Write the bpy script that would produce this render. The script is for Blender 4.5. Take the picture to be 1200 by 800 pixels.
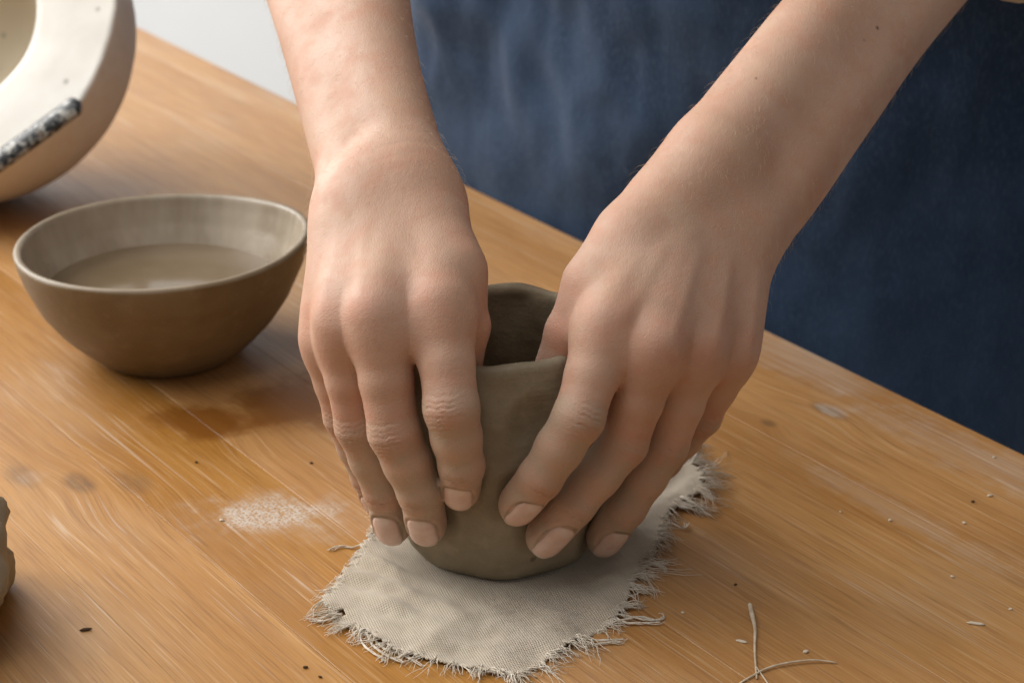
import bpy, bmesh, math, random
import numpy as np
from mathutils import Vector, Matrix, noise as mnoise

for o in list(bpy.data.objects):
    bpy.data.objects.remove(o, do_unlink=True)
scene = bpy.context.scene
COL = scene.collection
R = math.radians
random.seed(7)
rng = np.random.default_rng(7)

# ------------------------------------------------------------------ camera
cam_d = bpy.data.cameras.new('camera')
cam = bpy.data.objects.new('camera', cam_d); COL.objects.link(cam)
cam.location = (0.0042, -0.682, 0.386)
cam.rotation_euler = (R(90 - 24), 0, 0)
cam_d.sensor_width = 36; cam_d.lens = 72
cam_d.clip_start = 0.02; cam_d.clip_end = 50
cam_d.dof.use_dof = True
cam_d.dof.focus_distance = 0.715
cam_d.dof.aperture_fstop = 15.0
scene.camera = cam

# ------------------------------------------------------------------ light
world = bpy.data.worlds.new('World'); scene.world = world
world.use_nodes = True
bg = world.node_tree.nodes['Background']
bg.inputs[0].default_value = (1.0, 0.98, 0.95, 1); bg.inputs[1].default_value = 0.21

def area(name, loc, target, sx, sy, power, col):
    d = bpy.data.lights.new(name, 'AREA'); d.shape = 'RECTANGLE'
    d.size = sx; d.size_y = sy; d.energy = power; d.color = col
    o = bpy.data.objects.new(name, d); COL.objects.link(o)
    o.location = loc
    o.rotation_euler = (Vector(target) - Vector(loc)).to_track_quat('-Z', 'Y').to_euler()
    return o
area('window_light', (-2.3, 1.25, 1.65), (0.05, 0.15, 0.05), 2.8, 2.4, 158, (1.0, 0.975, 0.94))
area('overhead_fill', (-0.8, -0.35, 1.9), (-0.1, 0.0, 0.0), 1.8, 1.8, 22, (1.0, 0.97, 0.93))  # added overhead fill lamp, standing in for ceiling bounce
area('wall_fill', (-1.7, 2.0, 0.7), (-0.2, 2.6, -0.3), 0.8, 1.0, 17, (0.97, 0.985, 1.0))  # added unseen lamp that brightens the back wall

scene.view_settings.view_transform = 'Standard'
scene.view_settings.look = 'None'
scene.view_settings.exposure = 0.0
scene.view_settings.gamma = 1.0

# ------------------------------------------------------------------ helpers
def tag(o, label=None, cat=None, group=None, kind=None):
    if label: o['label'] = label
    if cat: o['category'] = cat
    if group: o['group'] = group
    if kind: o['kind'] = kind
    return o

def empty(name, loc=(0, 0, 0), rz=0.0):
    o = bpy.data.objects.new(name, None); COL.objects.link(o)
    o.location = loc; o.rotation_euler = (0, 0, rz); o.empty_display_size = 0.02
    return o

def mesh_obj(name, verts, faces, mat, parent=None, smooth=True):
    me = bpy.data.meshes.new(name)
    me.from_pydata([tuple(map(float, v)) for v in verts], [], [tuple(map(int, f)) for f in faces])
    return link_mesh(name, me, mat, parent, smooth)

def mesh_np(name, V, Q, mat, parent=None):
    """fast mesh from numpy arrays (quads)"""
    me = bpy.data.meshes.new(name)
    n, m, k = len(V), len(Q), Q.shape[1]
    me.vertices.add(n); me.vertices.foreach_set('co', np.ascontiguousarray(V, dtype=np.float32).ravel())
    me.loops.add(m * k); me.loops.foreach_set('vertex_index', np.ascontiguousarray(Q, dtype=np.int32).ravel())
    me.polygons.add(m)
    me.polygons.foreach_set('loop_start', np.arange(0, m * k, k, dtype=np.int32))
    me.polygons.foreach_set('loop_total', np.full(m, k, dtype=np.int32))
    me.update(calc_edges=True); me.validate()
    return link_mesh(name, me, mat, parent, True)

def link_mesh(name, me, mat, parent, smooth):
    if mat is not None: me.materials.append(mat)
    if smooth: me.polygons.foreach_set('use_smooth', [True] * len(me.polygons))
    o = bpy.data.objects.new(name, me); COL.objects.link(o)
    if parent is not None: o.parent = parent
    return o

def nz(x, y, z, s=1.0, seed=0.0):
    return mnoise.noise(Vector((x * s + seed * 13.7, y * s - seed * 7.1, z * s + seed * 3.3)))

def grid_faces(nu, nv, wrap=False):
    f = []
    for j in range(nv - 1):
        for i in range(nu if wrap else nu - 1):
            i2 = (i + 1) % nu
            f.append((j * nu + i, j * nu + i2, (j + 1) * nu + i2, (j + 1) * nu + i))
    return f

def tube(pts, rad, sides=6):
    """closed tube along pts; rad = number or list"""
    pts = [Vector(p) for p in pts]; n = len(pts)
    if not hasattr(rad, '__len__'): rad = [rad] * n
    V, F = [], []
    up = Vector((0.13, 0.31, 0.94))
    for i, p in enumerate(pts):
        t = (pts[min(i + 1, n - 1)] - pts[max(i - 1, 0)]).normalized()
        a = t.cross(up)
        if a.length < 1e-4: a = t.cross(Vector((1, 0, 0)))
        a.normalize(); b = t.cross(a)
        for k in range(sides):
            w = 2 * math.pi * k / sides
            V.append(p + (a * math.cos(w) + b * math.sin(w)) * rad[i])
    F = grid_faces(sides, n, True)
    F.append(tuple(range(sides))[::-1]); F.append(tuple((n - 1) * sides + k for k in range(sides)))
    return V, F

class Collect:
    def __init__(self): self.v, self.f = [], []
    def add(self, v, f):
        o = len(self.v); self.v += list(v); self.f += [tuple(i + o for i in q) for q in f]

# ------------------------------------------------------------------ node helpers
class NT:
    def __init__(self, name):
        self.m = bpy.data.materials.new(name); self.m.use_nodes = True
        self.t = self.m.node_tree; self.n = self.t.nodes; self.l = self.t.links
        self.b = self.n['Principled BSDF']
    def node(self, typ, **kw):
        n = self.n.new(typ)
        for k, v in kw.items(): setattr(n, k, v)
        return n
    def put(self, sock, v):
        if hasattr(v, 'links') or isinstance(v, bpy.types.NodeSocket): self.l.new(v, sock)
        elif v is not None: sock.default_value = v
    def math(self, op, a, b=None, c=None, clamp=False):
        n = self.node('ShaderNodeMath', operation=op, use_clamp=clamp)
        self.put(n.inputs[0], a)
        if b is not None: self.put(n.inputs[1], b)
        if c is not None: self.put(n.inputs[2], c)
        return n.outputs[0]
    def coord(self, kind='Object', obj=None):
        n = self.node('ShaderNodeTexCoord')
        if obj: n.object = obj
        return n.outputs[kind]
    def mapping(self, v, scale=(1, 1, 1), loc=(0, 0, 0), rot=(0, 0, 0)):
        n = self.node('ShaderNodeMapping'); self.l.new(v, n.inputs[0])
        self.put(n.inputs['Scale'], scale); self.put(n.inputs['Location'], loc); self.put(n.inputs['Rotation'], rot)
        return n.outputs[0]
    def noise(self, v, scale, detail=3, rough=0.5, dist=0.0):
        n = self.node('ShaderNodeTexNoise'); self.l.new(v, n.inputs['Vector'])
        n.inputs['Scale'].default_value = scale; n.inputs['Detail'].default_value = detail
        n.inputs['Roughness'].default_value = rough; n.inputs['Distortion'].default_value = dist
        return n.outputs['Fac']
    def voronoi(self, v, scale, feature='F1', out='Distance'):
        n = self.node('ShaderNodeTexVoronoi', feature=feature); self.l.new(v, n.inputs['Vector'])
        n.inputs['Scale'].default_value = scale
        return n.outputs[out]
    def ramp(self, f, a, b, lo=0.0, hi=1.0):
        n = self.node('ShaderNodeMapRange', interpolation_type='SMOOTHSTEP')
        self.put(n.inputs[0], f)
        n.inputs[1].default_value = a; n.inputs[2].default_value = b
        n.inputs[3].default_value = lo; n.inputs[4].default_value = hi
        return n.outputs[0]
    def mix(self, f, a, b, mode='MIX'):
        n = self.node('ShaderNodeMix', data_type='RGBA', blend_type=mode)
        self.put(n.inputs[0], f)
        for s, v in ((n.inputs[6], a), (n.inputs[7], b)):
            if isinstance(v, tuple) and len(v) == 3: v = v + (1,)
            self.put(s, v)
        return n.outputs[2]
    def attr(self, name):
        n = self.node('ShaderNodeAttribute', attribute_name=name); return n.outputs['Fac']
    def bump(self, h, strength=0.3, dist=0.001, normal=None):
        n = self.node('ShaderNodeBump'); n.inputs['Strength'].default_value = strength
        n.inputs['Distance'].default_value = dist; self.l.new(h, n.inputs['Height'])
        if normal is not None: self.l.new(normal, n.inputs['Normal'])
        return n.outputs[0]
    def set(self, **kw):
        names = dict(color='Base Color', rough='Roughness', spec='Specular IOR Level', sss='Subsurface Weight',
                     sssr='Subsurface Radius', ssss='Subsurface Scale', normal='Normal', metal='Metallic',
                     sheen='Sheen Weight', sheenr='Sheen Roughness', coat='Coat Weight', coatr='Coat Roughness',
                     trans='Transmission Weight', ior='IOR')
        for k, v in kw.items():
            if isinstance(v, tuple) and k == 'color' and len(v) == 3: v = v + (1,)
            self.put(self.b.inputs[names[k]], v)
        return self.m

# ------------------------------------------------------------------ setting: wall and floor
def plain(name, col, rough=0.8):
    t = NT(name)
    c = t.coord('Object')
    n = t.noise(c, 3.0, 4)
    h = t.noise(c, 180.0, 3)
    return t.set(color=t.mix(t.ramp(n, .3, .7), tuple(x * .94 for x in col), col), rough=rough, normal=t.bump(h, .15, .001))
M_wall = plain('wall_paint', (0.80, 0.81, 0.82))
M_floor = plain('floor_screed', (0.42, 0.41, 0.39), 0.6)
wall = mesh_obj('wall', [(-3.2, 2.6, -0.75), (1.8, 2.6, -0.75), (1.8, 2.6, 2.0), (-3.2, 2.6, 2.0),
                         (-3.2, 2.7, -0.75), (1.8, 2.7, -0.75), (1.8, 2.7, 2.0), (-3.2, 2.7, 2.0)],
                [(0, 1, 2, 3), (5, 4, 7, 6), (4, 0, 3, 7), (1, 5, 6, 2), (3, 2, 6, 7), (4, 5, 1, 0)], M_wall, smooth=False)
tag(wall, kind='structure')
floor = mesh_obj('floor', [(-3.2, -1.6, -0.754), (1.8, -1.6, -0.754), (1.8, 2.7, -0.754), (-3.2, 2.7, -0.754)], [(0, 1, 2, 3)], M_floor, smooth=False)
tag(floor, kind='structure')

# ------------------------------------------------------------------ table of solid boards
# table space: +x runs along the grain (away to the back left), +y towards the camera side
EDIR = Vector((-0.584, 0.811, 0)); NDIR = Vector((0.811, 0.584, 0))
table = empty('table', (0, 0, 0), math.atan2(EDIR.y, EDIR.x))
tag(table, 'honey coloured wooden work table of glued boards with scratches and clay dust', 'table')
def to_table(x, y): return (x * EDIR.x + y * EDIR.y, -(x * NDIR.x + y * NDIR.y))

def wood_material():
    t = NT('table_wood')
    c = t.coord('Object', table)
    oi = t.node('ShaderNodeObjectInfo')
    rnd = oi.outputs['Random']
    sh = t.node('ShaderNodeCombineXYZ'); t.put(sh.inputs[0], t.math('MULTIPLY', rnd, 7.0)); t.put(sh.inputs[2], t.math('MULTIPLY', rnd, 3.0))
    va = t.node('ShaderNodeVectorMath', operation='ADD'); t.l.new(c, va.inputs[0]); t.l.new(sh.outputs[0], va.inputs[1])
    cs = va.outputs[0]
    # knots: position in table space, radius along / across, strength
    knots = []
    for (wx, wy, rx, ry, s) in KNOTS:
        kx, ky = to_table(wx, wy); knots.append((kx, ky, rx, ry, s))
    kmask = None; kpush = None
    for kx, ky, rx, ry, s in knots:
        mp = t.mapping(c, (1 / rx, 1 / ry, 0), (-kx / rx, -ky / ry, 0))
        ln = t.node('ShaderNodeVectorMath', operation='LENGTH'); t.l.new(mp, ln.inputs[0])
        m = t.ramp(ln.outputs['Value'], 1.0, 0.25, 0, s)
        p = t.ramp(ln.outputs['Value'], 3.2, 0.0, 0, s)
        kmask = m if kmask is None else t.math('MAXIMUM', kmask, m)
        kpush = p if kpush is None else t.math('MAXIMUM', kpush, p)
    cc = t.node('ShaderNodeCombineXYZ'); t.put(cc.inputs[1], t.math('MULTIPLY', kpush, 0.008))
    v2 = t.node('ShaderNodeVectorMath', operation='ADD'); t.l.new(cs, v2.inputs[0]); t.l.new(cc.outputs[0], v2.inputs[1])
    cs = v2.outputs[0]
    broad = t.noise(t.mapping(cs, (4.0, 24, 24)), 1.0, 3, .5, .6)
    grain = t.noise(t.mapping(cs, (7, 230, 230)), 1.0, 5, .65, .5)
    fibre = t.noise(t.mapping(cs, (34, 1200, 1200)), 1.0, 3, .6)
    blotch = t.noise(t.mapping(c, (5, 9, 9)), 1.0, 4, .55)
    col = t.mix(t.ramp(broad, .3, .72), (0.365, 0.170, 0.044), (0.470, 0.245, 0.080))
    col = t.mix(t.ramp(grain, .42, .70, 0, .38), col, (0.285, 0.115, 0.026))
    col = t.mix(t.ramp(fibre, .48, .70, 0, .55), col, (0.22, 0.095, 0.030))
    lightf = t.noise(t.mapping(cs, (18, 1000, 1000), (5, 2, 0)), 1.0, 4, .65)
    col = t.mix(t.ramp(lightf, .52, .72, 0, .45), col, (0.62, 0.40, 0.20))
    # board to board tint
    hs = t.node('ShaderNodeHueSaturation'); t.put(hs.inputs['Value'], t.math('ADD', t.math('MULTIPLY', rnd, 0.22), 0.90))
    t.put(hs.inputs['Saturation'], t.math('SUBTRACT', 1.06, t.math('MULTIPLY', rnd, .12))); t.l.new(col, hs.inputs['Color'])
    col = hs.outputs[0]
    # worn, chalky zones (dry clay rubbed into the grain)
    dustz = t.ramp(blotch, .46, .70)
    scr = t.noise(t.mapping(cs, (17, 800, 800)), 1.0, 3, .55)
    scr2 = t.noise(t.mapping(c, (2.2, 420, 420), (3, 1, 0)), 1.0, 2, .5)
    s_f = t.math('MULTIPLY', t.ramp(scr, .60, .70), t.math('ADD', t.math('MULTIPLY', dustz, .55), .18))
    s_g = t.math('MULTIPLY', t.ramp(scr2, .665, .72), .45)
    col = t.mix(t.math('MULTIPLY', dustz, .22), col, (0.50, 0.39, 0.29))
    col = t.mix(t.math('MAXIMUM', s_f, s_g), col, (0.62, 0.52, 0.42))
    # darker knots
    kn = t.noise(t.mapping(c, (60, 160, 1)), 1.0, 3, .6)
    col = t.mix(t.math('MULTIPLY', kmask, t.ramp(kn, .25, .7, .35, 1.0)), col, (0.115, 0.065, 0.035))
    # dark amber patches and dried clay smears
    cw = t.mapping(c, rot=(0, 0, math.atan2(EDIR.y, EDIR.x)))
    def patch(wx, wy, rx, ry, n_scale, lo, hi, along=False):
        px, py = to_table(wx, wy) if along else (wx, wy)
        mp = t.mapping(c if along else cw, (1 / rx, 1 / ry, 0), (-px / rx, -py / ry, 0))
        ln = t.node('ShaderNodeVectorMath', operation='LENGTH'); t.l.new(mp, ln.inputs[0])
        n = t.noise(c, n_scale * .6, 5, .65)
        d = t.math('ADD', ln.outputs['Value'], t.math('MULTIPLY', t.math('SUBTRACT', n, .5), 1.9))
        return t.ramp(d, 1.05, .35, lo, hi)
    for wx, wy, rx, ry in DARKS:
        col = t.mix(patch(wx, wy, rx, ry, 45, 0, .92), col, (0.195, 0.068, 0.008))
    weave = t.voronoi(t.mapping(c, (1.0, 1.0, 0.0)), 950.0)
    smear_h = None
    for wx, wy, rx, ry, st, al in SMEARS:
        m = patch(wx, wy, rx, ry, 110, 0, st, al)
        if st > .8: m = t.math('MULTIPLY', m, t.math('MULTIPLY', t.ramp(weave, .34, .66, .10, .9), t.ramp(lightf, .3, .6, .55, 1.0)))
        else: m = t.math('MULTIPLY', m, t.ramp(lightf, .35, .65, .25, 1.3))
        smear_h = m if smear_h is None else t.math('MAXIMUM', smear_h, m)
        col = t.mix(m, col, (0.56, 0.51, 0.45))
    rough = t.math('ADD', t.ramp(blotch, .3, .7, .36, .50), t.math('MULTIPLY', s_f, .2))
    h = t.math('ADD', t.math('MULTIPLY', grain, .5), t.math('ADD', t.math('MULTIPLY', fibre, .7), t.math('MULTIPLY', smear_h, .8)))
    return t.set(color=col, rough=rough, spec=.42, normal=t.bump(h, .22, .0006))

KNOTS = [(-.1165, .0985, .013, .0075, .7), (-.1695, .046, .014, .008, .8), (-.194, .052, .018, .008, .5),
         (-.148, .046, .016, .009, .55), (.1405, .1115, .014, .006, .75), (.1135, .1, .006, .004, .7),
         (.02, -.24, .02, .012, .8), (-.36, .42, .02, .012, .7), (.1, -.32, .02, .01, .7)]
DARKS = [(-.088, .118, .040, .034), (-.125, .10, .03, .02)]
SMEARS = [(-.090, .0195, .030, .0150, .95, False), (-.088, .018, .045, .024, .22, False), (.1415, .1125, .012, .0050, .5, True), (-.19, .05, .008, .008, .14, True), (.135, .165, .07, .022, .24, True), (.2, .06, .09, .018, .24, True), (.155, .02, .07, .01, .2, True)]
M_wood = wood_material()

TH = 0.028
edges_y = [-.2171, -.142, -.066, -.012, .045, .097, .145, .200, .252, .305, .356, .41, .462]
random.seed(3)
def plank(x0, x1, y0, y1):
    g = 0.00005
    bm = bmesh.new()
    bmesh.ops.create_cube(bm, size=1.0)
    dz = random.uniform(-.00012, .00012)
    for v in bm.verts:
        v.co = Vector((x0 + g if v.co.x < 0 else x1 - g, y0 + g if v.co.y < 0 else y1 - g, -TH if v.co.z < 0 else dz))
    top = [e for e in bm.edges if all(v.co.z > -TH / 2 for v in e.verts)]
    outer = [e for e in top if abs(y0 - edges_y[0]) < 1e-6 and all(abs(v.co.y - (y0 + g)) < 1e-6 for v in e.verts)]
    if outer: bmesh.ops.bevel(bm, geom=outer, offset=.0022, segments=4, affect='EDGES', profile=.5)
    top = [e for e in bm.edges if all(v.co.z > -TH / 2 for v in e.verts) and len(e.link_faces) == 2 and e.calc_face_angle(0) > 1.2]
    bmesh.ops.bevel(bm, geom=top, offset=.00016, segments=1, affect='EDGES')
    me = bpy.data.meshes.new('plank'); bm.to_mesh(me); bm.free()
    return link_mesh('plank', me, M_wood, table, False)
X0, X1 = -.62, .95
for i in range(len(edges_y) - 1):
    y0, y1 = edges_y[i], edges_y[i + 1]
    cuts = [X0]
    cuts.append(X1)
    for a, b in zip(cuts[:-1], cuts[1:]): plank(a, b, y0, y1)
def box(name, x0, x1, y0, y1, z0, z1, mat, parent, bev=.003):
    bm = bmesh.new(); bmesh.ops.create_cube(bm, size=1.0)
    for v in bm.verts:
        v.co = Vector((x0 if v.co.x < 0 else x1, y0 if v.co.y < 0 else y1, z0 if v.co.z < 0 else z1))
    bmesh.ops.bevel(bm, geom=bm.edges[:], offset=bev, segments=2, affect='EDGES')
    me = bpy.data.meshes.new(name); bm.to_mesh(me); bm.free()
    return link_mesh(name, me, mat, parent, False)
for x in (X0 + .06, X1 - .12):
    for y in (edges_y[0] + .06, edges_y[-1] - .12):
        box('leg', x, x + .06, y, y + .06, -.752, -TH + .001, M_wood, table)
for y in (edges_y[0] + .075, edges_y[-1] - .105):
    box('rail', X0 + .11, X1 - .11, y, y + .022, -.11, -TH + .0008, M_wood, table)

# ------------------------------------------------------------------ clay materials
def clay_material(name, wet, dry, rough=(.45, .7), scale=1.0, spec=.35):
    t = NT(name)
    c = t.coord('Object')
    a = t.noise(c, 28 * scale, 5, .6)
    b = t.noise(c, 160 * scale, 4, .6)
    f = t.noise(c, 900 * scale, 3, .6)
    col = t.mix(t.ramp(a, .35, .68), wet, dry)
    col = t.mix(t.ramp(b, .50, .72, 0, .35), col, tuple(x * 1.22 for x in dry))
    col = t.mix(t.ramp(f, .62, .75, 0, .4), col, tuple(x * .6 for x in wet))
    pits = t.ramp(t.voronoi(c, 95 * scale), .16, .06, 0, 1)
    sparse = t.ramp(t.noise(c, 22 * scale, 2), .56, .62)
    pit = t.math('MULTIPLY', pits, sparse)
    col = t.mix(t.math('MULTIPLY', pit, .6), col, tuple(x * .45 for x in wet))
    streak = t.noise(t.mapping(c, (40 * scale, 40 * scale, 260 * scale)), 1.0, 3, .6)
    h = t.math('ADD', t.math('MULTIPLY', b, .8), t.math('ADD', t.math('MULTIPLY', f, .35), t.math('SUBTRACT', t.math('MULTIPLY', streak, .7), t.math('MULTIPLY', pit, 1.5))))
    return t.set(color=col, rough=t.ramp(a, .3, .7, *rough), spec=spec, normal=t.bump(h, .35, .0012))

# ------------------------------------------------------------------ pinched clay pot (at the origin)
M_clay = clay_material('grey_clay', (0.222, 0.180, 0.115), (0.290, 0.242, 0.168), (.5, .66))
def interp(tab, z):
    return float(np.interp(z, [a for a, b in tab], [b for a, b in tab]))
PRESS = [(math.atan2(-45, -13.8), .50), (math.atan2(-37, -26.4), .30), (math.atan2(-21, -39.8), .21), (math.atan2(-46, 6.6), .45), (math.atan2(-42, 16.4), .28), (math.atan2(-22, 38.5), .16), (-1.95, .80), (-1.25, .76)]
def pot_rim(a):
    h = 89.3 + .8 * math.sin(2 * a + .4) + .4 * math.sin(5 * a + 1.0) + .45 * math.sin(9 * a + 2)
    # rises towards the right hand, sags in front
    h += 1.0 * math.exp(-((math.degrees(a) + 50) / 22) ** 2) - 1.2 * math.exp(-((math.degrees(a) + 86) / 18) ** 2)
    d = (math.degrees(a) - 62 + 540) % 360 - 180
    h -= .8 * math.exp(-(d / 16) ** 2)
    return h
def pot_out(a, q):
    """outer radius (mm) at angle a and relative height q"""
    r = interp([(0, 31.0), (.02, 34.0), (.06, 36.2), (.14, 38.6), (.28, 40.6), (.45, 41.6), (.65, 41.8), (.8, 41.0), (.92, 39.8), (1, 38.8)], q)
    r += 1.0 * math.sin(3 * a + .7 + q * 1.5) * q + .5 * math.sin(7 * a + 3 * q)
    r += 1.0 * nz(math.cos(a) * 2, math.sin(a) * 2, q * 4, 1.0, 3) + .35 * nz(math.cos(a) * 7, math.sin(a) * 7, q * 12, 1.0, 4)
    for ta, tq in PRESS:            # soft clay gives under the fingertips and swells around them
        da = ((a - ta + math.pi) % (2 * math.pi) - math.pi) * 41; dq = (q - tq) * 89
        e = (da * da + dq * dq) / 64
        r += -1.7 * math.exp(-e) + .8 * math.exp(-(math.sqrt(e) - 1.45) ** 2 / .12)
    return r
def make_pot():
    NA, V = 180, []
    rows = []
    for q in list(np.linspace(0, .12, 8)) + list(np.linspace(.16, .95, 30)):
        rows.append(('o', q))
    for k in range(7): rows.append(('r', k / 6))
    for q in np.linspace(.95, .07, 30): rows.append(('i', q))
    for kind, q in rows:
        for i in range(NA):
            a = -math.pi + 2 * math.pi * i / NA
            h = pot_rim(a)
            wall_t = 5.2 + .7 * math.sin(4 * a + 1) + .6 * nz(math.cos(a) * 3, math.sin(a) * 3, 0, 1, 9)
            if kind == 'o': r, z = pot_out(a, q), h * q
            elif kind == 'r':
                w = math.pi * q
                mid = pot_out(a, .97) - wall_t / 2
                r = mid + wall_t / 2 * math.cos(w); z = h * .965 + math.sin(w) * 3.0
            else:
                fac = nz(math.cos(a) * 2.6, math.sin(a) * 2.6, q * 5, 1.0, 5) * 2.6 + 0.9 * abs(math.sin(5 * a + 6 * q))
                r = pot_out(a, q) - wall_t - fac * (1 - abs(q - .5)) - (0 if q > .2 else (0.2 - q) * 60); z = h * q
            V.append((r * math.cos(a) * .001, r * math.sin(a) * .001, z * .001 + .0009))
    F = grid_faces(NA, len(rows), True)
    n = len(V); V.append((0, 0, .0009)); V.append((0, 0, .0055))
    for i in range(NA):
        F.append((n, (i + 1) % NA, i)); o = (len(rows) - 1) * NA
        F.append((n + 1, o + i, o + (i + 1) % NA))
    o = mesh_obj('clay_pot', V, F, M_clay)
    tag(o, 'unfired grey clay pinch pot held between two hands on a linen scrap', 'pot')
make_pot()

# ------------------------------------------------------------------ bowl of slip water
M_bowl = clay_material('glazed_stoneware', (0.150, 0.105, 0.058), (0.215, 0.165, 0.105), (.30, .48), .8, .5)
M_water = None
def make_bowl():
    BX, BY = -.153, .1745
    root = empty('bowl', (BX, BY, 0))
    tag(root, 'brown glazed stoneware bowl with uneven rim holding murky water', 'bowl')
    NA, V = 200, []
    def rim(a):
        d = (math.degrees(a) - 8 + 540) % 360 - 180
        h = 53.2 + 4.6 * math.exp(-(d / 55) ** 2) - 1.0 * math.sin(a)
        f = (math.degrees(a) + 95 + 540) % 360 - 180
        h += 2.2 * math.exp(-(f / 50) ** 2)
        return h
    def rad(a, q):
        r = interp([(0, 30.0), (.02, 32.5), (.06, 35.0), (.15, 40.6), (.3, 48.6), (.5, 56.2), (.75, 62.4), (.9, 64.8), (1, 65.8)], q)
        d = (math.degrees(a) - 8 + 540) % 360 - 180
        r += (.8 * math.exp(-(d / 40) ** 2) + .7 * math.sin(3 * a + 1)) * q ** 1.5
        return r
    rows = [('o', q) for q in list(np.linspace(0, .1, 8)) + list(np.linspace(.14, .97, 30))] + [('r', k / 6) for k in range(7)] + [('i', q) for q in np.linspace(.97, .14, 28)]
    for kind, q in rows:
        for i in range(NA):
            a = -math.pi + 2 * math.pi * i / NA
            h, w = rim(a), 3.6
            if kind == 'o': r, z = rad(a, q), h * q
            elif kind == 'r':
                t = math.pi * q; r = rad(a, .98) - w / 2 + w / 2 * math.cos(t); z = h * .975 + 1.5 * math.sin(t)
            else: r, z = rad(a, q) - w - (0 if q > .3 else (.3 - q) * 20), h * q
            r += .25 * nz(math.cos(a) * 2, math.sin(a) * 2, q * 3, 1, 4)
            V.append((r * math.cos(a) * .001, r * math.sin(a) * .001, z * .001 + .0004))
    F = grid_faces(NA, len(rows), True); n = len(V); V += [(0, 0, .0004), (0, 0, .0065)]
    for i in range(NA):
        F.append((n, (i + 1) % NA, i)); o = (len(rows) - 1) * NA; F.append((n + 1, o + i, o + (i + 1) % NA))
    t = NT('bowl_glaze')
    c = t.coord('Object')
    a = t.noise(c, 26, 5, .6); b = t.noise(c, 120, 4, .65); s = t.noise(t.mapping(c, (60, 60, 8)), 1.0, 3, .55)
    col = t.mix(t.ramp(a, .32, .68), (0.135, 0.090, 0.040), (0.195, 0.140, 0.075))
    col = t.mix(t.ramp(b, .5, .75, 0, .4), col, (0.26, 0.21, 0.14))
    geo = t.node('ShaderNodeSeparateXYZ'); t.l.new(c, geo.inputs[0])
    ln = t.node('ShaderNodeVectorMath', operation='LENGTH')
    # paler dried slip inside and on the lip
    ins = t.attr('inside')
    col = t.mix(t.math('MULTIPLY', ins, t.ramp(s, .3, .7, .45, .95)), col, (0.43, 0.37, 0.295))
    h = t.math('ADD', b, t.math('MULTIPLY', t.noise(c, 700, 2, .5), .3))
    m = t.set(color=col, rough=t.math('SUBTRACT', t.ramp(a, .3, .7, .42, .56), t.math('MULTIPLY', ins, .16)), spec=.55, normal=t.bump(h, .25, .0008))
    o = mesh_obj('bowl_body', V, F, m, root)
    at = o.data.attributes.new('inside', 'FLOAT', 'POINT')
    vals = [0.0] * len(V)
    for j, (kind, q) in enumerate(rows):
        for i in range(NA):
            vals[j * NA + i] = 1.0 if (kind == 'i' or (kind == 'r' and q > .75)) else (0.25 if kind == 'r' else 0.0)
    vals[-1] = 1.0
    at.data.foreach_set('value', vals)
    # water
    ZL = .031; Vw = []; rings = 14
    for k in range(1, rings + 1):
        for i in range(NA):
            a = -math.pi + 2 * math.pi * i / NA
            r = (rad(a, ZL * 1000 / rim(a)) - 3.4) * k / rings
            z = ZL + (.0005 if k == rings else 0)
            Vw.append((r * math.cos(a) * .001, r * math.sin(a) * .001, z))
    F = grid_faces(NA, rings, True); n = len(Vw); Vw.append((0, 0, ZL))
    for i in range(NA): F.append((n, (i + 1) % NA, i))
    F = [q[::-1] for q in F]
    t = NT('slip_water'); c = t.coord('Object'); a = t.noise(c, 30, 4, .6)
    m = t.set(color=t.mix(t.ramp(a, .3, .7), (0.155, 0.112, 0.066), (0.19, 0.14, 0.088)), rough=.10, spec=.5)
    w = mesh_obj('water', Vw, F, m, root); w['label'] = 'murky brown slip water'
make_bowl()

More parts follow.
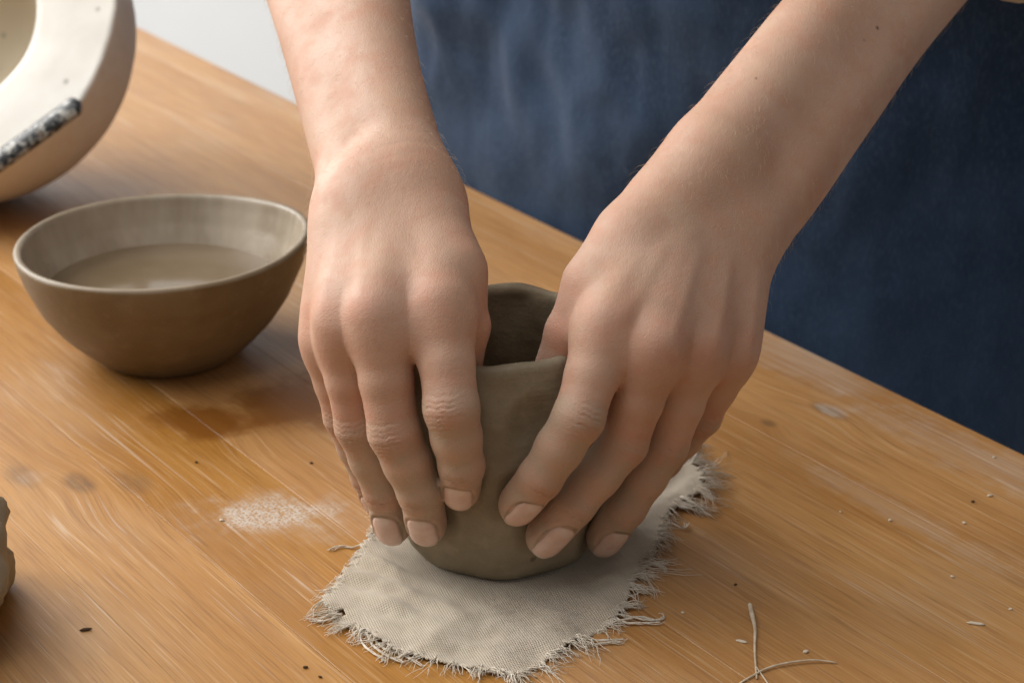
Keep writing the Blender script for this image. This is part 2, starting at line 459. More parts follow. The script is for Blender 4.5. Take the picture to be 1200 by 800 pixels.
# ------------------------------------------------------------------ plaster mould and speckled stick
def make_mould():
    Rm = .0937
    ax = Vector((-0.272, -0.702, 0.658)).normalized()
    root = empty('plaster_mould', (-.2911, .3813, Rm))
    root.rotation_euler = ax.to_track_quat('Z', 'Y').to_euler()
    tag(root, 'white plaster bowl mould with broad flat rim tipped on its rounded base', 'mould')
    NA, V, rows = 160, [], []
    prof = []
    for k in range(0, 26):   # outside hemisphere from the pole up to the rim
        w = R(-90 + 90 * k / 25); prof.append((Rm * math.cos(w), Rm * math.sin(w), 0))
    prof += [(Rm, .0012, 0), (Rm - .0003, .0021, 0), (Rm - .0010, .0029, 1), (Rm - .003, .003, 1), (Rm - .012, .003, 1), (.07, .003, 1), (.052, .003, 1), (.048, .0022, 1), (.0465, -.001, 2)]
    for k in range(1, 16):
        w = R(90 * k / 15); prof.append((.046 * math.cos(w) ** .8 if k < 15 else 0.0005, -.001 - .046 * math.sin(w), 2))
    for r, z, k in prof:
        for i in range(NA):
            a = 2 * math.pi * i / NA
            j = 1 + .006 * nz(math.cos(a) * 3, math.sin(a) * 3, r * 20, 1, 2) * (1 if r > .1 else .3)
            e = 1 + .010 * nz(math.cos(a) * 9, math.sin(a) * 9, z * 40, 1, 8) * (1 if (k <= 1 and z > -.004 and r > .088) else 0)
            V.append((r * math.cos(a) * j * e, r * math.sin(a) * j * e, z + .0008 * nz(math.cos(a) * 5 * r * 10, math.sin(a) * 5 * r * 10, 1, 1, 6)))
    F = grid_faces(NA, len(prof), True)
    t = NT('plaster'); c = t.coord('Object')
    a = t.noise(c, 14, 4, .6); b = t.noise(c, 110, 3, .6)
    ins = t.attr('inside')
    col = t.mix(t.ramp(a, .3, .7), (0.70, 0.68, 0.62), (0.80, 0.79, 0.75))
    col = t.mix(ins, col, (0.60, 0.52, 0.39))
    sp = t.voronoi(c, 42.0)
    col = t.mix(t.ramp(sp, .10, .05, 0, .5), col, (0.22, 0.20, 0.17))
    out = t.attr('outside')
    col = t.mix(t.math('MULTIPLY', out, t.ramp(b, .4, .7, .25, .55)), col, (0.68, 0.57, 0.49))
    m = t.set(color=col, rough=.75, spec=.3, normal=t.bump(b, .25, .001))
    o = mesh_obj('mould_body', V, F, m, root)
    for nm, key in (('inside', 2), ('outside', 0)):
        at = o.data.attributes.new(nm, 'FLOAT', 'POINT')
        at.data.foreach_set('value', [1.0 if p[2] == key else 0.0 for p in prof for _ in range(NA)])
make_mould()
def make_stick():
    A, B = Vector(STICK[0]), Vector(STICK[1])
    d = (B - A).normalized(); ax = Vector((-0.272, -0.702, 0.658)).normalized()
    side = d.cross(ax).normalized()
    n, S = 60, 16; L = (B - A).length
    V = []
    for i in range(n):
        s = i / (n - 1)
        e = min(1.0, math.sqrt(max(0.0, 1 - max(0, (s - .93) / .07) ** 2)) + .02)
        e = min(e, math.sqrt(max(0.0, 1 - max(0, (.04 - s) / .04) ** 2)) + .02)
        for k in range(S):
            w = 2 * math.pi * k / S
            V.append(A + d * (L * s) + side * (math.cos(w) * .0058 * e) + ax * (math.sin(w) * .0034 * e + .0036))
    F = grid_faces(S, n, True); F.append(tuple(range(S))[::-1]); F.append(tuple((n - 1) * S + k for k in range(S)))
    t = NT('speckled_glaze'); c = t.coord('Object')
    a = t.noise(c, 260, 4, .65); b = t.noise(c, 120, 2, .5)
    col = t.mix(t.ramp(a, .50, .57), (0.022, 0.026, 0.03), (0.36, 0.36, 0.34))
    col = t.mix(t.ramp(b, .58, .66), col, (0.30, 0.22, 0.15))
    m = t.set(color=col, rough=.22, spec=.5)
    o = mesh_obj('modelling_stick', V, F, m)
    tag(o, 'black and white speckled stick lying on the rim of the plaster mould', 'stick')
STICK = [(-0.2800, 0.3105, 0.0262), (-0.2150, 0.3262, 0.0698)]
make_stick()

# ------------------------------------------------------------------ linen scrap
CLOTH = [(375, 712)]
CLOTH_MM = [(-64.5, -50.0), (-56, -62.5), (-46, -69), (-38, -79), (-27, -84), (-14.5, -89.5), (-2, -93.2), (7, -95), (15, -87.5), (21, -79.5), (30.5, -71.2),
            (38.5, -63), (45.4, -51.3), (48.3, -36.8), (54.5, -18), (60.5, -5), (64.2, 14.5), (71.5, 28.2), (81, 36.5), (80.5, 49.5), (76, 58.5), (77, 78),
            (62, 82), (30, 66), (0, 52), (-28, 36), (-47.5, 15), (-50.5, -2), (-55, -20), (-60.5, -36.5)]
def cloth_height(x, y):
    """mm above the table"""
    r = math.hypot(x, y)
    k = min(1.0, max(0.0, (r - 36) / 16)); k = k * k * (3 - 2 * k)
    h = 1.6 * (nz(x, y, 0, .055, 1) + .3) + 1.7 * nz(x * .7 + y * .7, (y - x) * .35, 0, .11, 2) + .45 * nz(x, y, 0, .20, 3)
    # soft wrinkles on the left flap
    lf = math.exp(-((x + 45) / 20) ** 2 - ((y + 35) / 26) ** 2)
    h += 2.8 * lf * (.5 + .5 * math.sin((x * .5 + y * .9) * .55)) + 1.0 * math.exp(-((y + 78) / 9) ** 2) * (.5 + .5 * math.sin(x * .25 + 1))
    rg = math.exp(-((x - 66) / 14) ** 2 - ((y - 45) / 26) ** 2)
    h += 3.0 * rg * (.6 + .4 * math.sin(x * .3 - y * .22))
    return max(.35, .8 + k * (h + .4))
def make_cloth():
    poly = CLOTH_MM; n = len(poly)
    def inside(x, y):
        c = False; j = n - 1
        for i in range(n):
            xi, yi = poly[i]; xj, yj = poly[j]
            if (yi > y) != (yj > y) and x < (xj - xi) * (y - yi) / (yj - yi) + xi: c = not c
            j = i
        return c
    root = empty('linen_cloth', (0, 0, 0))
    tag(root, 'beige linen scrap with frayed edges under the clay pot', 'cloth')
    st = 1.0; rot = R(20)
    idx, V, F = {}, [], []
    def gv(i, j):
        if (i, j) not in idx:
            x, y = i * st, j * st
            X = x * math.cos(rot) - y * math.sin(rot); Y = x * math.sin(rot) + y * math.cos(rot)
            idx[(i, j)] = len(V)
            V.append((X * .001, Y * .001, cloth_height(X, Y) * .001))
        return idx[(i, j)]
    for i in range(-130, 130):
        for j in range(-130, 130):
            x, y = (i + .5) * st, (j + .5) * st
            X = x * math.cos(rot) - y * math.sin(rot); Y = x * math.sin(rot) + y * math.cos(rot)
            jx, jy = 1.6 * nz(X, Y, 0, .5, 5), 1.6 * nz(X, Y, 0, .5, 6)
            if math.hypot(X + 56.5, (Y + 56.5) * 1.2) < 2.0: continue      # the small hole near the corner
            if inside(X + jx, Y + jy): F.append((gv(i, j), gv(i + 1, j), gv(i + 1, j + 1), gv(i, j + 1)))
    t = NT('linen'); c = t.coord('Object')
    cr = t.mapping(c, rot=(0, 0, -rot))
    def threads(axis):
        w = t.node('ShaderNodeTexWave', wave_type='BANDS', bands_direction=axis, wave_profile='SIN')
        t.l.new(cr, w.inputs[0]); w.inputs['Scale'].default_value = 375.0
        w.inputs['Distortion'].default_value = 1.6; w.inputs['Detail'].default_value = 2; w.inputs['Detail Scale'].default_value = .4
        return w.outputs['Fac']
    wx, wy = threads('X'), threads('Y')
    slub = t.noise(t.mapping(cr, (90, 1300, 1)), 1.0, 3, .6); slub2 = t.noise(t.mapping(cr, (1300, 90, 1)), 1.0, 3, .6)
    bl = t.noise(c, 55, 4, .6)
    col = t.mix(t.ramp(bl, .3, .7), (0.56, 0.475, 0.365), (0.66, 0.575, 0.46))
    col = t.mix(t.ramp(slub, .5, .75, 0, .5), col, (0.66, 0.60, 0.52))
    col = t.mix(t.ramp(slub2, .5, .75, 0, .4), col, (0.42, 0.34, 0.25))
    pit = t.math('MULTIPLY', t.math('SUBTRACT', 1.0, wx), t.math('SUBTRACT', 1.0, wy))
    col = t.mix(t.math('MULTIPLY', pit, .7), col, (0.25, 0.19, 0.13))
    h = t.math('ADD', t.math('MAXIMUM', wx, wy), t.math('ADD', slub, slub2))
    m = t.set(color=col, rough=.92, spec=.1, sheen=.25, normal=t.bump(h, .8, .0005))
    o = mesh_obj('woven_sheet', V, F, m, root)
    md = o.modifiers.new('thick', 'SOLIDIFY'); md.thickness = .0006; md.offset = -1
    # frayed threads along the border
    tt = NT('linen_thread'); c = tt.coord('Object'); a = tt.noise(c, 200, 2)
    mt = tt.set(color=tt.mix(tt.ramp(a, .3, .7), (0.58, 0.51, 0.41), (0.76, 0.70, 0.61)), rough=.9, spec=.1)
    rs = random.Random(11); col_ = Collect()
    per = []
    for i in range(n):
        a, b = Vector(poly[i]), Vector(poly[(i + 1) % n])
        per.append((a, b, (b - a).length))
    tot = sum(p[2] for p in per)
    def strand(p, d, L, curl, r, lift=.4, b0=0.0):
        side = Vector((-d.y, d.x)); pts = []; ns = 9; ph = rs.uniform(0, 6.28); bend = (.7 * b0 + .45 * rs.uniform(-1, 1)) * curl
        zz0 = cloth_height(p.x, p.y) - .25
        for k in range(ns):
            s = k / (ns - 1)
            q = p + d * (L * s) + side * (bend * L * s * s + .35 * math.sin(ph + s * rs.uniform(3, 8)) * s * 1.5)
            z = zz0 * (1 - s) + s * (.25 + rs.uniform(0, lift)) + lift * 2.2 * math.sin(s * math.pi) * rs.uniform(.3, 1)
            pts.append((q.x * .001, q.y * .001, max(.0002, z * .001)))
        rr = [r * .001 * (1 - .6 * (k / (ns - 1)) ** 2) for k in range(ns)]
        col_.add(*tube(pts, rr, 5))
    for k in range(260):
        s = rs.uniform(0, tot)
        for a, b, l in per:
            if s < l: break
            s -= l
        p = a.lerp(b, s / l); d = (b - a).normalized(); nrm = Vector((d.y, -d.x))
        if inside(p.x + nrm.x * 3, p.y + nrm.y * 3): nrm = -nrm
        lean = nrm + d * rs.uniform(-.75, .75); lean.normalize()
        big = max(0.0, nz(p.x, p.y, 0, .09, 12) + .25)
        L0 = rs.uniform(4.5, 10.0) + 13.0 * big * rs.random()
        if p.x < -47 and p.y > -48: L0 *= .4
        if p.y > 20 and p.x > 60: L0 *= 1.3
        bend0 = rs.uniform(-1, 1)
        for q in range(rs.randint(3, 9)):
            dd = (lean + d * rs.uniform(-.16, .16) + nrm * rs.uniform(-.1, .1)).normalized()
            pp = p + d * rs.uniform(-1.1, 1.1) - nrm * rs.uniform(.8, 3.5)
            strand(pp, dd, L0 * rs.uniform(.55, 1.1), .75, rs.uniform(.09, .20), rs.uniform(.2, 1.0), bend0)
    o = mesh_obj('frayed_threads', col_.v, col_.f, mt, root); o['kind'] = 'stuff'
    # longer loose threads
    for pts in LONG_THREADS:
        P = [Vector((x, y, z)) for x, y, z in pts]
        out = []
        for i in range(len(P) - 1):
            p0, p1, p2, p3 = P[max(i - 1, 0)], P[i], P[i + 1], P[min(i + 2, len(P) - 1)]
            for s in np.linspace(0, 1, 7)[:-1]:
                s = float(s)
                out.append((.5 * ((2 * p1) + (p2 - p0) * s + (2 * p0 - 5 * p1 + 4 * p2 - p3) * s * s + (3 * p1 - p0 - 3 * p2 + p3) * s ** 3)) * .001)
        out.append(P[-1] * .001)
        co = Collect()
        for k in range(4):       # a few fibres twisted together
            ph = k * 1.57; tw = [Vector(q) + Vector((math.cos(ph + i * .45), math.sin(ph + i * .45), abs(math.sin(ph + i * .3)))) * (.00022 + .0010 * (i / len(out)) ** 2 * (.3 + .3 * k)) for i, q in enumerate(out)]
            co.add(*tube(tw, [.00017] * (len(out) - 2) + [.00013, .00007], 5))
        mesh_obj('loose_thread', co.v, co.f, mt, root)
LONG_THREADS = [
    [(41, -56, 1.5), (47, -58, 1.2), (52, -59.5, .8), (57, -58.5, .5), (57.5, -56, .4)],
    [(40, -58, 1.5), (45, -61.5, 1.0), (51, -61.5, .7), (57, -61, .5)],
    [(38, -62, 1.2), (44, -60, 1.4), (50, -57.5, .8), (55, -59.5, .4)],
    [(28, -72, 1.3), (34, -73, 1.0), (39, -72.5, .6), (43.5, -71.5, .3)],
    [(25, -75, 1.3), (32, -75.5, .9), (38, -74, .5), (42.5, -73.5, .3)],
    [(-49, -66, 1.3), (-48, -74, .8), (-44, -80, .5), (-40, -84, .4), (-41, -86, .3)],
    [(-47, -68, 1.3), (-44, -76, .8), (-39, -82, .6), (-33, -86.5, .4)],
    [(-45, -70, 1.3), (-40, -78, .8), (-33, -82, .6), (-26, -89, .4)],
    [(-52, -5, 1.0), (-56, -7.5, .6), (-60, -6.5, .4), (-65, -9.5, .3)],
    [(-58, -58, 1.0), (-63, -60, .6), (-68, -58.8, .4)],
    [(76, 55, 2.5), (79, 63, 3.5), (80, 70, 2.0), (79, 79, .6)],
    [(72, 58, 2.5), (76, 69, 3.0), (78, 76, 1.5), (82, 80, .5)],
    [(73, 28, 1.5), (78, 25, 1.0), (80, 28, .6)], [(66, 10, 1.2), (70, 7, .7), (72, 11, .4)], [(55, -20, 1.3), (60, -22, .8), (61, -26, .4)],
]
make_cloth()

# <<HANDS
# ------------------------------------------------------------------ person: arms and hands as implicit surfaces (mm)
# <<ARM TABLES (x, y, z, radius): joint centres of the two arms in millimetres
RIGHT_ARM = {'fore': [(-42.9, 31.0, 133.2, 0), (-54.6, 78.0, 154.4, 0), (-65.1, 130.0, 175.4, 0),
          (-80.6, 215.0, 206.4, 0)],
 'index': [(-20.1, -36.0, 111.5, 9.2), (-16.5, -53.0, 81.1, 9.6), (-13.3, -51.0, 57.8, 7.8),
           (-13.8, -45.0, 45.9, 6.7)],
 'mbase': [(-30.9, 13.0, 128.5, 10), (-38.5, 16.0, 128.7, 10), (-46.5, 16.0, 128.4, 10),
           (-53.9, 14.0, 126.8, 10)],
 'middle': [(-42.2, -38.0, 109.2, 9.4), (-36.6, -46.0, 68.5, 9.2), (-28.3, -44.0, 44.0, 7.8),
            (-26.4, -37.0, 27.4, 7.0)],
 'pinky': [(-61.8, -18.0, 91.0, 7.9), (-56.9, -16.0, 59.7, 7.0), (-49.3, -8.0, 31.1, 6.1),
           (-45.8, -4.0, 18.9, 5.6)],
 'ring': [(-55.3, -30.0, 103.2, 8.8), (-50.2, -31.0, 63.4, 8.4), (-42.2, -26.0, 35.0, 7.3),
          (-39.8, -21.0, 18.2, 6.7)],
 'thumb': [(-23.7, -2.0, 122.4, 10.5), (-15.8, -18.0, 116.5, 10.2), (-13.1, -25.0, 99.4, 9.4),
           (-15.2, -25.0, 76.3, 7.6)]}
LEFT_ARM = {'fore': [(85.6, 33.0, 129.2, 0), (119.4, 78.0, 156.1, 0), (148.9, 120.0, 178.0, 0),
          (196.8, 180.0, 217.0, 0)],
 'index': [(37.2, -34.0, 103.9, 9.2), (27.0, -52.0, 77.0, 9.0), (14.0, -52.0, 53.6, 7.6),
           (6.6, -46.0, 40.3, 6.8)],
 'mbase': [(60.7, 11.0, 129.3, 10), (69.3, 16.0, 125.4, 10), (78.9, 18.0, 121.4, 10),
           (87.9, 18.0, 116.0, 10)],
 'middle': [(53.6, -38.0, 98.0, 9.4), (43.5, -38.0, 60.1, 8.6), (25.7, -43.0, 38.0, 7.6),
            (16.4, -42.0, 25.3, 6.9)],
 'pinky': [(82.7, -14.0, 83.9, 8.1), (73.7, -7.0, 55.3, 7.2), (61.4, 4.0, 31.3, 6.3), (52.0, 4.0, 21.9, 5.6)],
 'ring': [(69.4, -27.0, 91.1, 9.0), (59.2, -27.0, 53.6, 8.1), (45.7, -27.0, 28.6, 7.3),
          (38.5, -22.0, 13.7, 6.6)],
 'thumb': [(46.8, 0.0, 122.3, 10.5), (32.4, -16.0, 110.8, 10.0), (25.0, -21.0, 95.0, 9.0),
           (16.7, -22.0, 72.2, 7.6)]}
# ARM TABLES>>
def V3(p): return np.array(p[:3], dtype=np.float32)
def unit(v): return v / (np.linalg.norm(v) + 1e-9)
def rcone(P, a, b, ra, rb):
    ba = b - a; l2 = float(ba @ ba) + 1e-9
    pa = P - a
    t = np.clip((pa @ ba) / l2, 0, 1)
    return np.linalg.norm(pa - t[:, None] * ba, axis=1) - (ra + (rb - ra) * t)
def poly(P, pts, rads):
    d = None
    for i in range(len(pts) - 1):
        q = rcone(P, pts[i], pts[i + 1], rads[i], rads[i + 1]); d = q if d is None else np.minimum(d, q)
    return d
def smooth_path(pts, rads, n=7):
    A = np.array([list(p) + [r] for p, r in zip(pts, rads)], dtype=np.float32); out = []
    for i in range(len(A) - 1):
        p0, p1, p2, p3 = A[max(i - 1, 0)], A[i], A[i + 1], A[min(i + 2, len(A) - 1)]
        for s in np.arange(n) / n:
            out.append(.5 * (2 * p1 + (p2 - p0) * s + (2 * p0 - 5 * p1 + 4 * p2 - p3) * s * s + (3 * p1 - p0 - 3 * p2 + p3) * s ** 3))
    out.append(A[-1]); out = np.array(out, dtype=np.float32)
    return [q[:3] for q in out], [float(q[3]) for q in out]
def smin(a, b, k):
    h = np.clip(.5 + .5 * (b - a) / k, 0, 1)
    return b + (a - b) * h - k * h * (1 - h)
CAMSIDE = np.array([0, -.85, .52], dtype=np.float32)
FING = ('index', 'middle', 'ring', 'pinky')

class Arm:
    def __init__(self, T, opt):
        self.T, self.opt = T, opt
        mcp = [V3(T[f][0]) for f in FING]; base = [V3(p) for p in T['mbase']]
        self.mcp, self.base = mcp, base
        ah = unit(mcp[3] - mcp[0]); md = unit(sum(mcp) / 4 - sum(base) / 4)
        nd = unit(np.cross(ah, md)); nd = nd if nd @ CAMSIDE > 0 else -nd
        self.ah, self.md, self.nd = ah, md, nd
        core = []          # (a, b, ra, rb, k)
        for i in range(4):
            r = (8.5, 8.7, 8.2, 7.5)[i]
            rb = opt.get('rbase', 10.5)
            core.append((base[i], mcp[i] - nd * .5, rb, r, 12))
            core.append((base[i] * .8 + mcp[i] * .2, mcp[i] * .8 + base[i] * .2 + nd * 1.3, rb * .9, r + .3, 10))      # level back of the hand
            core.append((base[i] - nd * 8, mcp[i] - nd * 6, 11, r + .5, 9))
        W = [V3(p) for p in T['fore']]
        fd = unit(W[1] - W[0]); aw = ah - fd * (ah @ fd); aw = unit(aw + opt.get('awadd', np.zeros(3, np.float32)))
        aw = unit(aw - fd * (aw @ fd)); self.aw = aw; self.fd = fd
        nw = unit(np.cross(aw, fd)); nw = nw if nw @ CAMSIDE > 0 else -nw
        self.nw = nw
        offs = opt.get('offs', (9, 10, 11, 14)); rads = opt.get('rads', (16.0, 17.5, 20.0, 25.0))
        self.bones = []
        for s in (-1, 1):
            pts = [W[i] + aw * s * offs[i] for i in range(len(W))]
            st = .5 * base[1] + .5 * base[2] + aw * s * opt.get('wb', 9) - nd * 5
            self.bones.append(smooth_path([st] + pts, [opt.get('wr', 11.5)] + list(rads)))
        th = [V3(p) for p in T['thumb']]; tr = [p[3] for p in T['thumb']]
        self.th, self.tr = th, tr
        core.append((base[0] - nd * 4, th[0], 12, tr[0], 9))
        core.append((th[0], th[1], tr[0], tr[1], 8))
        core.append((mcp[0] * .5 + base[0] * .5 - nd * 8, th[1] * .6 + th[0] * .4, 9, 8.0, 10))       # first web
        if opt.get('fill'): core.append((W[0] - aw * 12, th[0], 14.5, 10.5, 9))
        self.core = core
        self.thumb = [(th[1], th[1] * .5 + th[2] * .5, tr[1], tr[2] * .98), (th[1] * .5 + th[2] * .5, th[2], tr[2] * .98, tr[2]),
                      (th[2], th[3], tr[2], tr[3])]
        # webs between neighbouring fingers
        self.webs = []
        for i in range(3):
            a = V3(T[FING[i]][0]) * .76 + V3(T[FING[i]][1]) * .24; b = V3(T[FING[i + 1]][0]) * .76 + V3(T[FING[i + 1]][1]) * .24
            t = unit(V3(T[FING[i]][1]) - V3(T[FING[i]][0])); dn = self.dors(t, ah)
            self.webs.append((a - dn * 3.0, b - dn * 3.0, 5.0, 5.0))
            a = V3(T[FING[i]][0]) * .85 + V3(T[FING[i]][1]) * .15; b = V3(T[FING[i + 1]][0]) * .85 + V3(T[FING[i + 1]][1]) * .15
            rw = (7.7, 6.7, 6.2)[i]; self.webs.append((a - dn * 1.8, b - dn * 1.8, rw, rw))
        self.fingers = []
        for i, f in enumerate(FING):
            p = [V3(q) for q in T[f]]; r = [q[3] for q in T[f]]
            tw = opt.get('twist', {}).get(f, 0.0)
            h = ah
            segs = []
            t0, t1, t2 = unit(p[1] - p[0]), unit(p[2] - p[1]), unit(p[3] - p[2])
            d = [self.dors(t, h, tw) for t in (t0, t1, t2)]
            m0 = p[0] * .45 + p[1] * .55; m1 = (p[1] + p[2]) / 2
            segs.append((p[0], m0, r[0] * .93, (r[0] + r[1]) / 2 * 1.0)); segs.append((m0, p[1], (r[0] + r[1]) / 2 * 1.0, r[1] * .985))
            segs.append((p[1], m1, r[1] * .985, (r[1] + r[2]) / 2 * .995)); segs.append((m1, p[2], (r[1] + r[2]) / 2 * .995, r[2]))
            segs.append((p[2], p[3], r[2], r[3]))
            segs.append((p[2] - d[2] * 1.2, p[3] - d[2] * 1.6 - t2 * .5, r[2] * .86, r[3] * .9))         # pulp
            rn = r[3] * .74
            sd = unit(np.cross(t2, d[2]))
            for s in (-1, 1):                                                                          # nail bed
                segs.append((p[3] - t2 * 5 + d[2] * (r[3] - rn - .2) + sd * s * r[3] * .12, p[3] + t2 * (r[3] - rn) * 1.0 + d[2] * (r[3] - rn - .75) + sd * s * r[3] * .12, rn, rn))
            self.fingers.append(dict(p=p, r=r, t=(t0, t1, t2), d=d, segs=segs))
        allp = [q for v in T.values() for q in v]
        A = np.array([q[:3] for q in allp], dtype=np.float32)
        self.lo, self.hi = A.min(0) - 34, A.max(0) + 34
    def dors(self, t, h, tw=0.0):
        d = np.cross(h, t); d = unit(d); d = d if d @ CAMSIDE > 0 else -d
        if tw:
            s = np.cross(t, d); d = unit(d * math.cos(tw) + s * math.sin(tw))
        return d.astype(np.float32)
    def near(self, P, F, pad):
        p = F['p']; c = (p[0] + p[3]) / 2; r = max(np.linalg.norm(q - c) for q in p) + max(F['r']) + pad
        v = P - c
        return np.nonzero((v * v).sum(1) < r * r)[0]
    def base_field(self, P):
        c = None
        for a, b, ra, rb, k in self.core:
            q = rcone(P, a, b, ra, rb); c = q if c is None else smin(c, q, k)
        fa = smin(poly(P, *self.bones[0]), poly(P, *self.bones[1]), 11.0)
        c = smin(c, fa, self.opt.get('kf', 14.0))
        w = c
        for s in self.webs: w = smin(w, rcone(P, *s), 5.5)
        t = None
        for s in self.thumb:
            q = rcone(P, *s); t = q if t is None else smin(t, q, 2.5)
        out = smin(w, t, 4.5)
        for F in self.fingers:
            ix = self.near(P, F, 8)
            if not len(ix): continue
            Q = P[ix]; g = None
            for j, s in enumerate(F['segs']):
                q = rcone(Q, *s); g = q if g is None else smin(g, q, 2.2)
            out[ix] = np.minimum(out[ix], smin(w[ix], g, 7.0))
        return out
    def detail(self, P):
        D = np.zeros(len(P), dtype=np.float32)
        def sm(x, a, b):
            x = np.clip((x - a) / (b - a), 0, 1); return x * x * (3 - 2 * x)
        PA, DA = P, D
        for fi, F in enumerate(self.fingers):
            ix = self.near(PA, F, 3)
            if not len(ix): continue
            P = PA[ix]; D = np.zeros(len(P), dtype=np.float32)
            p, r, t, d = F['p'], F['r'], F['t'], F['d']
            for j, offs in ((1, ((-6.2, .18, .6), (-4.0, .32, .5), (-2.3, .52, .55), (-.7, .38, .45), (.8, .6, .55), (2.3, .40, .5), (3.9, .3, .5), (6.0, .16, .6))), (2, ((-1.3, .30, .45), (.1, .75, .55), (1.5, .25, .45)))):
                ax = unit(t[j - 1] + t[j]); dn = unit(d[j - 1] + d[j])
                v = P - p[j]; s = v @ ax; up = v @ dn; sd = v @ np.cross(ax, dn)
                near = sm(-np.linalg.norm(v, axis=1), -r[j] * 1.9, -r[j] * 1.3)
                m = near * sm(up / r[j], .0, .75) * sm(-np.abs(sd) / r[j], -1.05, -.3)
                wob = .5 * np.sin(sd * 1.3 + fi * 2 + j) + .3 * np.sin(sd * 2.9 + fi)
                arch = .05 * sd * sd / r[j] * 1.2
                for o, dep, wd in offs:
                    D += dep * m * np.exp(-((s - o - np.sign(o) * arch - wob * .5) / wd) ** 2)
                # loose skin pad over the joint
                D -= .25 * m * np.exp(-(s / (r[j] * .5)) ** 2)
            # nail margin
            o3, tt, dd = p[3], t[2], d[2]; sd_ = np.cross(tt, dd)
            v = P - o3; y = v @ tt; x = v @ sd_; z = v @ dd
            yc, hl, hw = self.nail_dims(F)
            n = (np.abs(x / hw) ** 2.2 + np.abs((y - yc) / hl) ** 2.2) ** (1 / 2.2)
            m = sm(z / r[3], .1, .4) * sm(-np.linalg.norm(v, axis=1), -r[3] * 2.6, -r[3] * 2.0)
            prox = sm(-(y - yc) / hl, -.75, -.3)
            D += m * prox * .30 * np.exp(-((n - 1.0) / .07) ** 2)
            D -= m * prox * .34 * np.exp(-((n - 1.2) / .13) ** 2)
            DA[ix] += D
        P, D = PA, DA
        # tendons and the hollows between the knuckles
        for i in range(4):
            a, b = self.base[i], self.mcp[i]; ba = b - a; l = np.linalg.norm(ba); u = ba / l
            v = P - a; s = (v @ u) / l; lat = v @ unit(np.cross(u, self.nd)); up = v @ self.nd
            m = sm(up, 3, 8) * sm(s, .25, .6) * sm(-s, -1.12, -.98)
            D -= self.opt.get('tend', .7) * (.7 if i == 0 else 1) * m * np.exp(-(lat / 2.6) ** 2)
            k = P - (b + self.nd * 9)
            D -= (.5, .6, .5, .5)[i] * self.opt.get('knuck', 1.0) * np.exp(-(np.linalg.norm(k, axis=1) / 6.0) ** 2)
            if i < 3:
                c = (self.mcp[i] + self.mcp[i + 1]) / 2 + self.nd * 8.5 + self.md * 3
                D += self.opt.get('hollow', 1.5) * np.exp(-(np.linalg.norm((P - c), axis=1) / 6.5) ** 2)
        for c, ax, la, lb, dep in self.opt.get('dents', []):
            v = P - np.array(c, np.float32); ax = unit(np.array(ax, np.float32)); s = v @ ax
            q = np.linalg.norm(v - s[:, None] * ax, axis=1)
            D += dep * np.exp(-(s / la) ** 2 - (q / lb) ** 2)
        return D
    def nail_dims(self, F):
        r = F['r'][3]
        return -.42 * r, 1.22 * r, .80 * r
    def field(self, P): return self.base_field(P) + self.detail(P)
    @staticmethod
    def chunked(f, P, n=160000):
        return np.concatenate([f(P[i:i + n]) for i in range(0, len(P), n)])
    def grad(self, f, P, d=None, e=.10):
        G = np.empty_like(P)
        if d is None: d = self.chunked(f, P)
        for k in range(3):
            dv = np.zeros(3, np.float32); dv[k] = e
            G[:, k] = (self.chunked(f, P + dv) - d) / e
        return G
    def mesh(self, h=1.25):
        B = 4
        n = (np.ceil((self.hi - self.lo) / (h * B)).astype(int) + 1)
        cl = [self.lo[k] + h * B * (np.arange(n[k]) + .5) for k in range(3)]
        X = np.stack(np.meshgrid(*cl, indexing='ij'), -1).reshape(-1, 3).astype(np.float32)
        dc = self.chunked(self.base_field, X).reshape(n)
        act = np.abs(dc) < h * B * 1.25
        full = np.repeat(np.repeat(np.repeat(np.where(dc > 0, 9., -9.).astype(np.float32), B, 0), B, 1), B, 2)
        bi = np.argwhere(act)
        off = np.stack(np.meshgrid(*[np.arange(B)] * 3, indexing='ij'), -1).reshape(-1, 3)
        idx = (bi[:, None, :] * B + off[None]).reshape(-1, 3)
        P = (self.lo + (idx + .5) * h).astype(np.float32)
        full[idx[:, 0], idx[:, 1], idx[:, 2]] = self.chunked(self.base_field, P)
        # naive surface nets
        S = full < 0
        nx, ny, nzz = full.shape
        cnt = np.zeros((nx - 1, ny - 1, nzz - 1), np.int8)
        for c in off[:0]: pass
        for dx in (0, 1):
            for dy in (0, 1):
                for dz in (0, 1): cnt += S[dx:nx - 1 + dx, dy:ny - 1 + dy, dz:nzz - 1 + dz]
        cells = np.argwhere((cnt > 0) & (cnt < 8))
        vid = np.full(cnt.shape, -1, np.int64); vid[tuple(cells.T)] = np.arange(len(cells))
        V = np.zeros((len(cells), 3), np.float32); W = np.zeros(len(cells), np.float32)
        cor = [(0, 0, 0), (1, 0, 0), (0, 1, 0), (1, 1, 0), (0, 0, 1), (1, 0, 1), (0, 1, 1), (1, 1, 1)]
        for i in range(8):
            for j in range(i + 1, 8):
                if sum(abs(cor[i][k] - cor[j][k]) for k in range(3)) != 1: continue
                a = full[cells[:, 0] + cor[i][0], cells[:, 1] + cor[i][1], cells[:, 2] + cor[i][2]]
                b = full[cells[:, 0] + cor[j][0], cells[:, 1] + cor[j][1], cells[:, 2] + cor[j][2]]
                m = (a < 0) != (b < 0)
                t = np.where(m, a / np.where(m, a - b, 1), 0)
                pt = np.array(cor[i], np.float32) + t[:, None] * (np.array(cor[j], np.float32) - np.array(cor[i], np.float32))
                V += np.where(m[:, None], pt, 0); W += m
        V = V / W[:, None] + cells
        V = (self.lo + (V + .5) * h).astype(np.float32)
        Q = []
